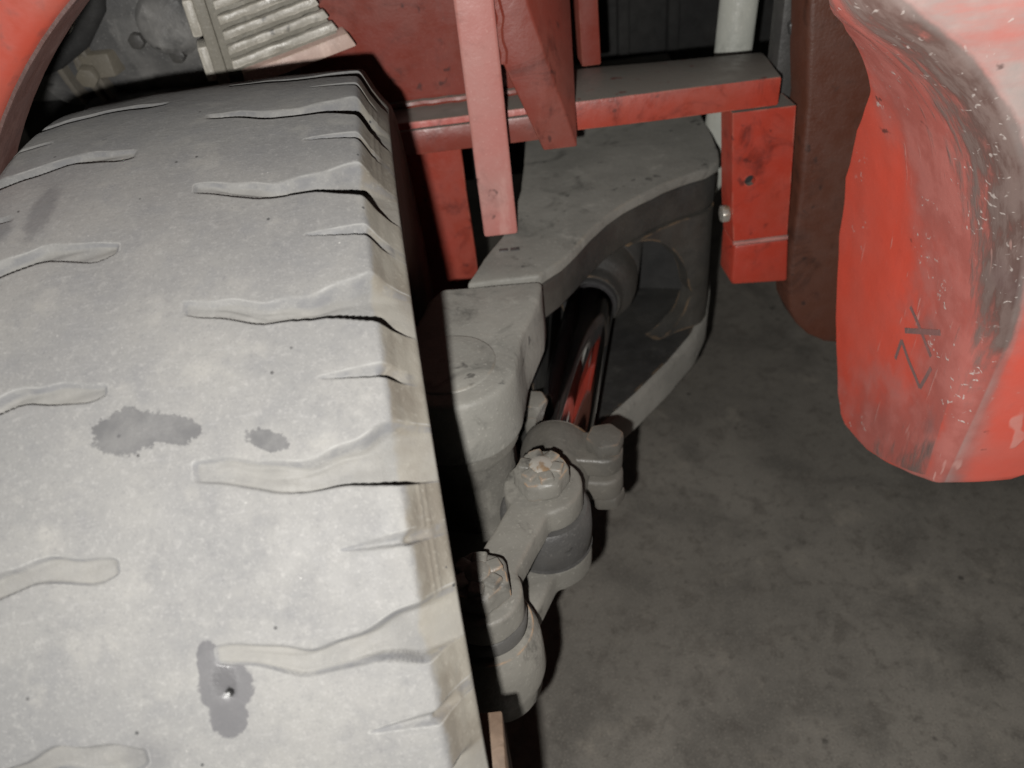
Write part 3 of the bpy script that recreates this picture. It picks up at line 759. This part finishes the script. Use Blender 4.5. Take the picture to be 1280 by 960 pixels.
# hanging lug with a bolt hole
def lug():
    hc, hr = (.4015, .4625), .0052
    out = [(.379, .5292), (.4365, .5292), (.4425, .44), (.4450, .3975), (.391, .3975), (.386, .44)]
    m = bmesh.new(); n_ = 24
    hol = [(hc[0] + hr * math.cos(2 * math.pi * i / n_), hc[1] + hr * math.sin(2 * math.pi * i / n_)) for i in range(n_)]
    # resample the outline so it pairs with the hole
    ring = []
    for i in range(n_):
        a = 2 * math.pi * i / n_; d = Vector((math.cos(a), math.sin(a))); best = 9
        for q in range(len(out)):
            p, r_ = Vector(out[q]) - Vector(hc), Vector(out[(q + 1) % len(out)]) - Vector(hc)
            e = r_ - p; den = d.x * e.y - d.y * e.x
            if abs(den) < 1e-9: continue
            t = (p.x * e.y - p.y * e.x) / den; s_ = (p.x * d.y - p.y * d.x) / den
            if t > 0 and -1e-6 <= s_ <= 1 + 1e-6: best = min(best, t)
        ring.append((hc[0] + d.x * best, hc[1] + d.y * best))
    # corners snapped
    for c in out:
        k = min(range(n_), key=lambda i: (ring[i][0] - c[0]) ** 2 + (ring[i][1] - c[1]) ** 2); ring[k] = c
    y0, y1 = .250, .285
    ra = [m.verts.new((x, y0, z)) for x, z in ring]; ha = [m.verts.new((x, y0, z)) for x, z in hol]
    rb = [m.verts.new((x, y1, z)) for x, z in ring]; hb = [m.verts.new((x, y1, z)) for x, z in hol]
    for i in range(n_):
        j = (i + 1) % n_
        m.faces.new((ra[i], ra[j], ha[j], ha[i])); m.faces.new((rb[j], rb[i], hb[i], hb[j]))
        m.faces.new((ha[i], ha[j], hb[j], hb[i])); m.faces.new((ra[j], ra[i], rb[i], rb[j]))
    return m
lg = part('hanging_lug', lug(), M_RED, fr)
part('hole_shade_disc', cyl((.4015, .257, .4625), .0058, .010, (0, 1, 0), .0005, 24), M_BLACK, lg)  # black disc added as painted shade inside the bolt hole
part('weld_line', tube_path([(.3905 + i * .0042, .2492 - .0004 * (i % 2), .3978) for i in range(14)], .0022, 8), M_FADED, lg)
part('lug_foot', prism([(.391, .3965), (.4455, .3965), (.4505, .347), (.3915, .351)], .246, .288, 'y', b=.003, seg=3), M_RED, lg)
part('lug_bolt', hexnut((.3875, .262, .425), .009, .008, (-1, 0, 0)), M_NUT, lg)

# ------------------------------------------------------------------ counterweight
cw = thing('counterweight', 'scraped red cast counterweight with rounded wheel arch edge on the right', 'counterweight', (.60, .10, .25))
def mat_cw():
    n = NT('scraped_red_casting')
    we, ou = n.attr('wear'), n.attr('outer')
    a = n.noise(9, 5, .55); b = n.noise(34, 5, .6); c = n.noise(260, 3, .6)
    st = n.noise(26, 4, .65, coord=n.scaled((1.2, 6.0, 1.2), rot=(.25, .5, .2)))
    red = n.mix(n.step(a, .35, .65), (.49, .066, .040), (.44, .082, .058))
    red = n.mix(n.step(b, .60, .75, 0, .3), red, (.30, .045, .035))
    # rubbed: a greyish red film, then bare grey iron along the edge
    f0_ = n.math('ADD', we, n.math('ADD', n.math('MULTIPLY', n.math('SUBTRACT', a, .5), .9), n.math('MULTIPLY', n.math('SUBTRACT', b, .5), .35)))
    film = n.step(f0_, .12, .50)
    col = n.mix(n.math('MULTIPLY', film, .80), red, n.mix(n.step(b, .4, .62), (.240, .088, .076), (.30, .120, .105)))
    bare = n.step(n.math('ADD', n.math('MULTIPLY', we, 1.3), n.math('ADD', n.math('MULTIPLY', n.math('SUBTRACT', b, .5), .5), n.math('MULTIPLY', n.math('SUBTRACT', st, .5), 1.1))), .78, 1.20)
    grey = n.mix(n.step(st, .40, .62), (.080, .066, .058), (.150, .130, .118))
    col = n.mix(n.math('MULTIPLY', bare, .85), col, grey)
    # dull grey bruises
    br = n.step(n.noise(13, 4, .6), .60, .72, 0, .45)
    col = n.mix(n.math('MULTIPLY', br, n.step(we, .1, .3)), col, (.15, .10, .095))
    # chalky outer flank with red streaks
    chalk = n.math('MULTIPLY', ou, n.step(n.noise(14, 5, .6, coord=n.scaled((.6, 1, 2.0))), .34, .62, .35, 1.0))
    col = n.mix(chalk, col, n.mix(n.step(b, .35, .65), (.24, .212, .200), (.30, .235, .218)))
    # flecks and scratches that follow the rubbing
    wv = n.t.nodes.new('ShaderNodeVectorMath'); wv.operation = 'MULTIPLY_ADD'
    nq = n.t.nodes.new('ShaderNodeTexNoise'); nq.inputs['Scale'].default_value = 120
    n.t.links.new(n.tc.outputs['Object'], nq.inputs['Vector']); n.t.links.new(nq.outputs['Color'], wv.inputs[0])
    wv.inputs[1].default_value = (.016, .016, .016); n.t.links.new(n.scaled((1, .45, 1), rot=(.25, .5, .2)), wv.inputs[2])
    v = n.voro(150, coord=wv.outputs[0])
    chip = n.math('MULTIPLY', n.step(v, .08, .24, .85, 0), n.step(n.math('ADD', n.noise(18, 3), n.math('MULTIPLY', we, .20)), .58, .68))
    col = n.mix(chip, col, (.40, .35, .325))
    sc = n.noise(24, 2, .6, coord=n.scaled((1, 9, 1), rot=(.4, .9, .3)))
    scr = n.math('MULTIPLY', n.step(sc, .66, .70), n.step(n.noise(12, 3), .50, .62))
    col = n.mix(n.math('MULTIPLY', scr, .5), col, (.44, .27, .24))
    v2 = n.voro(42, coord=wv.outputs[0]); dk = n.math('MULTIPLY', n.step(v2, .05, .14, 1, 0), n.step(n.noise(9, 3), .52, .58))
    col = n.mix(n.math('MULTIPLY', dk, .8), col, (.05, .028, .025))
    rough = n.math('SUBTRACT', n.step(b, .3, .7, .34, .50), n.math('MULTIPLY', bare, .04))
    h = n.math('ADD', n.math('MULTIPLY', b, .9), n.math('ADD', n.math('MULTIPLY', c, .15), n.math('MULTIPLY', a, 1.8)))
    h = n.math('ADD', h, n.math('MULTIPLY', n.math('ADD', chip, scr), .35))
    h = n.math('ADD', h, n.math('MULTIPLY', n.math('MULTIPLY', st, bare), .8))
    return n.out(col, rough, n.math('MULTIPLY', bare, .3), n.bump(h, .5, .0016))
M_CW = mat_cw()

def build_cw():
    prof = np.array([(.335, .86), (.3335, .76), (.335, .716), (.340, .697), (.348, .684), (.374, .667), (.405, .641), (.425, .615), (.439, .593), (.454, .552), (.462, .514), (.467, .473),
                     (.466, .443), (.464, .41), (.4615, .375), (.459, .348), (.4585, .33), (.4575, .312), (.4565, .303), (.4555, .297)])
    Lp = np.concatenate([[0], np.cumsum(np.hypot(*np.diff(prof, axis=0).T))])
    t = np.linspace(0, Lp[-1], 190)
    px = np.interp(t, Lp, prof[:, 0]); pz = np.interp(t, Lp, prof[:, 1])
    for _ in range(12):
        px[1:-1] = (px[:-2] + px[2:] + 2 * px[1:-1]) / 4; pz[1:-1] = (pz[:-2] + pz[2:] + 2 * pz[1:-1]) / 4
    tx, tz = np.gradient(px), np.gradient(pz); nn = np.hypot(tx, tz)
    nx, nz = -tz / nn, tx / nn                       # away from the wheel
    nx = np.where(nx < 0, -nx, nx)
    nz = np.abs(nz)
    rho = np.interp(pz, [.30, .40, .45, .52, .60, .70], [.007, .012, .014, .0155, .016, .016])
    rhy = np.interp(pz, [.30, .40, .45, .52, .60, .66, .70], [.008, .014, .020, .034, .050, .046, .022])
    yn = np.interp(pz, [.297, .2985, .303, .314, .330, .347, .40], [.070, .053, .032, .005, -.024, -.05, -.05])
    yf = np.interp(pz, [.297, .299, .304, .313, .373, .443, .499, .525, .551, .576, .60, .622, .642, .66, .675, .69, .72], [.078, .088, .092, .103, .133, .160, .160, .148, .136, .114, .092, .078, .066, .042, .010, -.020, -.026])
    ntot = []
    rows = []; wear = []; outer = []
    NA, NF, NO = 34, 12, 22
    for i in range(len(t)):
        row, wr, ot = [], [], []
        rh = rho[i]; ry = min(rhy[i], max(.003, (yf[i] - yn[i]) * .9))
        bx, bz = px[i] - nx[i] * rh, pz[i] - nz[i] * rh
        # back skirt
        for q in (.12, .05, .012):
            row.append((bx + q, yf[i] + .006, bz + (0 if pz[i] > .35 else .0))); wr.append(.1); ot.append(0)
        ys = np.linspace(yf[i], yn[i] + ry, NA)
        for y in ys:
            row.append((bx, y, bz))
            k = np.clip((.085 - y) / .11, 0, 1) * .55 + np.clip((.40 - bz) / .09, 0, 1) * .35 + np.clip((bz - .50) / .12, 0, 1) * .25
            wr.append(k); ot.append(0)
        for f in range(1, NF + 1):
            a = f / NF * math.pi / 2
            row.append((bx + nx[i] * rh * (1 - math.cos(a)), yn[i] + ry * (1 - math.sin(a)), bz + nz[i] * rh * (1 - math.cos(a))))
            lowf = np.clip((pz[i] - .40) / .10, 0, 1)
            wr.append((.45 + .55 * math.sin(a) ** .6) * (.5 + .5 * lowf)); ot.append(.0 if f < NF else .5)
        for f in range(1, NO + 1):
            Lq = .30 * (f / NO) ** 1.3
            q = Lq
            x, z = px[i] + nx[i] * q, pz[i] + nz[i] * q
            zc = .3435 + max(0, x - .508) * 2.1
            if pz[i] < .347: zc = pz[i] + max(0, x - .508) * 2.1
            z = max(z, zc)
            row.append((x, yn[i] - .012 * (1 - math.exp(-q / .05)), z))
            wr.append(.55 * math.exp(-q / .012)); ot.append(min(1, .5 + q / .01) * np.clip((pz[i] - .46) / .10, 0.12, 1))
        rows.append(row); wear.append(wr); outer.append(ot)
    V = np.array(rows); nT, nP = V.shape[:2]
    I, J = np.meshgrid(np.arange(nT - 1), np.arange(nP - 1), indexing='ij')
    F = np.stack([I * nP + J, (I + 1) * nP + J, (I + 1) * nP + J + 1, I * nP + J + 1], -1).reshape(-1, 4)
    from mathutils import noise as mn
    Vf = V.reshape(-1, 3).copy()
    for q in range(len(Vf)):
        p = Vector(Vf[q]); d = mn.noise(p * 22) * .0016 + mn.noise(p * 60) * .0006
        Vf[q] += (-.7 * d, -.5 * d, .2 * d)
    Vf -= np.array(cw.location)
    me = bpy.data.meshes.new('arch_body')
    me.from_pydata(Vf.tolist(), [], F.tolist())
    for nm, arr in (('wear', wear), ('outer', outer)):
        at = me.attributes.new(nm, 'FLOAT', 'POINT'); at.data.foreach_set('value', np.array(arr, dtype=np.float32).ravel())
    me.update()
    b_ = bmesh.new(); b_.from_mesh(me); bmesh.ops.recalc_face_normals(b_, faces=b_.faces); b_.to_mesh(me); b_.free()
    return me
arch_me = build_cw()
link_mesh('arch_body', arch_me, M_CW, cw, 60)
from mathutils.bvhtree import BVHTree
ARCH = BVHTree.FromPolygons([v.co + Vector(cw.location) for v in arch_me.vertices], [tuple(p_.vertices) for p_ in arch_me.polygons])
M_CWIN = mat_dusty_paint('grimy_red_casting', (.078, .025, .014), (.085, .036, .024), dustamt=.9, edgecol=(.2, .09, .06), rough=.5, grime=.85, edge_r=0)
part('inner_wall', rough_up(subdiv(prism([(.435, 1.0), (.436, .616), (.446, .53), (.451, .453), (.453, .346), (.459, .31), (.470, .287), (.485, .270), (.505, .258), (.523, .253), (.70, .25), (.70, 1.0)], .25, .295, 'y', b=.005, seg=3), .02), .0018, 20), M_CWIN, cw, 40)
# hand-drawn grey letters on the arch face
M_INK = mat_dusty_paint('grey_marker', (.13, .085, .08), (.22, .09, .08), speck=False, rough=.6, dustamt=1.0, edge_r=0)
def stroke(pts, w_):
    m = bmesh.new()
    rho_ = .011
    for (y0, z0), (y1, z1) in zip(pts[:-1], pts[1:]):
        p, q = Vector((0, y0, z0)), Vector((0, y1, z1)); d = (q - p).normalized(); s_ = Vector((0, -d.z, d.y)) * w_
        N = 14; prev = None
        for i in range(N + 1):
            c = p.lerp(q, i / N)
            xs = (ARCH.ray_cast(Vector((.30, c.y, c.z)), Vector((1, 0, 0)))[0] or Vector((.452, 0, 0))).x - .0009
            row = [m.verts.new((xs, c.y + s_.y, c.z + s_.z)), m.verts.new((xs, c.y - s_.y, c.z - s_.z))]
            if prev: m.faces.new((prev[0], prev[1], row[1], row[0]))
            prev = row
    return m
part('letter_mark', stroke([(.034, .449), (-.006, .432)], .0016), M_INK, cw)
part('letter_mark', stroke([(.032, .429), (-.008, .454)], .0021), M_INK, cw)
part('letter_mark', stroke([(.033, .402), (.032, .420), (-.004, .402), (-.010, .425)], .0017), M_INK, cw)

# ------------------------------------------------------------------ things behind
fe = thing('arch_panel', 'bright red curved body panel edge at the top left corner', 'panel', (-.15, -.03, .60))
def fender():
    m = bmesh.new(); c = (.142, .4715)
    sec = []
    for i in range(70):
        a = R(92 + 100 * i / 69)
        r_ = .30
        def P(r, y): return (c[0] + r * math.cos(a), y, c[1] + r * math.sin(a))
        prof = [(r_ + .10, .0), (r_ + .006, .0), (r_, -.004), (r_, -.034), (r_ + .0015, -.0385), (r_ + .006, -.041), (r_ + .03, -.0435), (r_ + .10, -.046), (r_ + .22, -.046)]
        sec.append([m.verts.new(P(r, y)) for r, y in prof])
    for s0, s1 in zip(sec[:-1], sec[1:]):
        for k in range(len(s0) - 1): m.faces.new((s0[k], s0[k + 1], s1[k + 1], s1[k]))
    return rough_up(m, .0006, 30)
def mat_fender():
    n = NT('orange_red_paint')
    a = n.noise(15, 5); b = n.noise(80, 4)
    col = n.mix(n.step(a, .35, .65), (.175, .026, .015), (.155, .038, .027))
    col = n.mix(n.step(b, .56, .70, 0, .5), col, (.08, .02, .015))
    return n.out(col, n.step(b, .3, .7, .38, .55), 0, n.bump(n.math('ADD', b, a), .3, .001))
part('panel_skin', fender(), mat_fender(), fe, 50)
part('inner_lining', prism([(.142 + .2982 * math.cos(R(a)), .4715 + .2982 * math.sin(R(a))) for a in range(92, 190, 3)] + [(.142 + .2998 * math.cos(R(a)), .4715 + .2998 * math.sin(R(a))) for a in range(188, 90, -3)], -.032, .001, 'y', b=0), mat_dusty_paint('dark_red_brown_lining', (.035, .015, .012), (.05, .028, .024), rough=.6, edge_r=0), fe)

gb = thing('transmission_housing', 'oily dark grey transmission housing behind the top of the tyre', 'transmission', (-.18, .45, .5))
M_RIB = mat_dusty_paint('dusty_brown_rib', (.10, .090, .074), (.19, .175, .15), dustamt=.9, grime=.6, edge_r=0)
def housing():
    m = lathe([(0, -.17), (.088, -.17), (.095, -.165), (.098, -.12), (.104, -.115), (.104, -.10), (.108, -.095), (.118, -.02), (.122, .03), (.122, .10), (0, .10)], (-.155, .47, .655), (1, .04, 0), 64)
    return rough_up(subdiv(m, .03), .003, 14)
part('casing', housing(), M_GEAR, gb, 40)
for x_, r_ in ((-.236, .124), (-.214, .128), (-.206, .126)):
    part('casing_rib', lathe([(.09, -.0025), (r_ - .001, -.0025), (r_, -.001), (r_, .001), (r_ - .001, .0025), (.09, .0025)], (x_, .465, .655), (1, .04, 0), 64), M_RIB, gb)
part('mount_tab', rough_up(prism([(-.214, .345), (-.179, .342), (-.176, .375), (-.212, .378)], .600, .622, b=.003), .0006), M_TAN, gb)
part('tab_bolt', hexnut((-.203, .346, .606), .010, .012, (0, -1, -.2)), M_TAN, gb)
part('cover_plate', rough_up(subdiv(prism([(-.215, .640), (-.120, .652), (-.12, .70), (-.215, .69)], .350, .372, 'y', b=.004), .02), .0008), M_GEAR, gb)
part('hose', tube_path([(-.150, .345, .78), (-.158, .342, .70), (-.172, .340, .660), (-.196, .338, .636), (-.225, .34, .622), (-.27, .35, .61)], .0085, 16), M_BLACK, gb, 60)
for px_, pz_ in ((-.150, .628), (-.118, .612), (-.084, .635)):
    part('casing_bolt', hexnut((px_, .352, pz_), .0075, .010, (0, -1, 0)), M_DARKSTEEL, gb)
part('casing_boss', rough_up(lathe([(0, .012), (.022, .012), (.026, .009), (.030, .0)], (-.117, .352, .640), (0, -1, .1), 40), .001, 60), M_GEAR, gb)
part('oil_pan', rough_up(subdiv(box(-.235, -.04, .36, .56, .50, .575, .012, 3), .03), .002, 18), M_GEAR, gb, 50)

fc = thing('finned_cooler', 'pale ribbed aluminium block beside the red plate behind the tyre', 'cooler', (-.02, .30, .5))
fdir = Vector((.965, .26, 0)).normalized(); fnor = Vector((fdir.y, -fdir.x, 0))
f0 = Vector((-.049, .247, 0))
def fbox(u0, u1, t0, t1, z0, z1, b=.001, shear=0.0, lift=0.0):
    m = box(0, 1, 0, 1, 0, 1, 0)
    for v in m.verts:
        u = u0 + v.co.x * (u1 - u0); t_ = t0 + v.co.y * (t1 - t0); z = z0 + v.co.z * (z1 - z0)
        if shear and v.co.x > .5: u += shear * (z - .62)
        z += lift * u
        v.co = f0 + fdir * u + fnor * t_ + Vector((0, 0, z))
    bmesh.ops.recalc_face_normals(m, faces=m.faces)
    return bev(m, b, 2)
SH, LF = -.45, .17
part('core', fbox(.0, .093, -.06, -.0065, .610, .80, .001, SH, LF), M_ALU_D, fc)
for k in range(11):
    z = .6165 + k * .0112
    part('fin', rough_up(subdiv(fbox(.006, .095, -.007, .004, z, z + .0066, .0012, SH, LF), .006), .0009, 150), M_ALU, fc)
part('end_plate', fbox(-.009, .0005, -.05, .002, .602, .80, .0015), M_ALU_D, fc)
for k in range(4):
    z = .612 + k * .034
    part('end_clip', rough_up(fbox(-.0165, -.0085, -.03, .005, z, z + .027, .002), .0006, 100), M_ALU, fc)
part('bottom_rail', fbox(.012, .100, -.05, .006, .600, .6125, .0015, SH, LF), mat_dusty_paint('dusty_steel_red_bounce', (.38, .27, .23), (.46, .36, .31), rough=.5), fc)  # pink base colour paints in red light reflected onto the rail

pp = thing('pipe', 'pale grey pipe running down behind the red ledge', 'pipe', (.43, .42, .38))
part('pipe_wall', tube_path([(.437, .42, 1.0), (.434, .42, .60), (.430, .42, .50), (.424, .421, .43), (.422, .43, .395), (.422, .455, .372), (.422, .50, .362), (.422, .60, .36)], .0195, 28), M_PIPE, pp, 60)
part('pipe_clamp', cyl((.4305, .42, .505), .0235, .012), M_DARKSTEEL, pp)

db = thing('bracket', 'dark grey vertical steel bracket right of the red ledge', 'bracket', (.44, .31, .50))
part('bracket_plate', prism([(.433, 1.0), (.433, .53), (.438, .508), (.446, .503), (.4565, .506), (.462, .53), (.462, 1.0)], .297, .325, 'y', b=.003), M_DARKSTEEL, db)
part('bracket_bolt', hexnut((.4465, .2965, .585), .010, .008, (0, -1, 0)), M_DARKSTEEL, db)

bp = thing('dark_backdrop', 'black sheet standing in for the dark behind the red ledge', 'panel', (.2, .72, .5))  # added black sheet, paints the darkness where the flash falls off
part('backdrop_sheet', box(-.5, .75, .72, .73, .30, 1.2, .001), M_BLACK, bp)
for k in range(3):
    part('backdrop_stiffener', box(.29 + k * .07, .305 + k * .07, .70, .72, .40, 1.2, .002), M_BLACK, bp)

wb = thing('wooden_board', 'narrow brown wooden board standing on floor against the inner side of tyre', 'board', (.121, -.235, 0))
part('plank', rough_up(subdiv(box(.112, .1295, -.262, -.232, .0015, .437, .001), .03), .0005, 40), M_WOOD, wb)
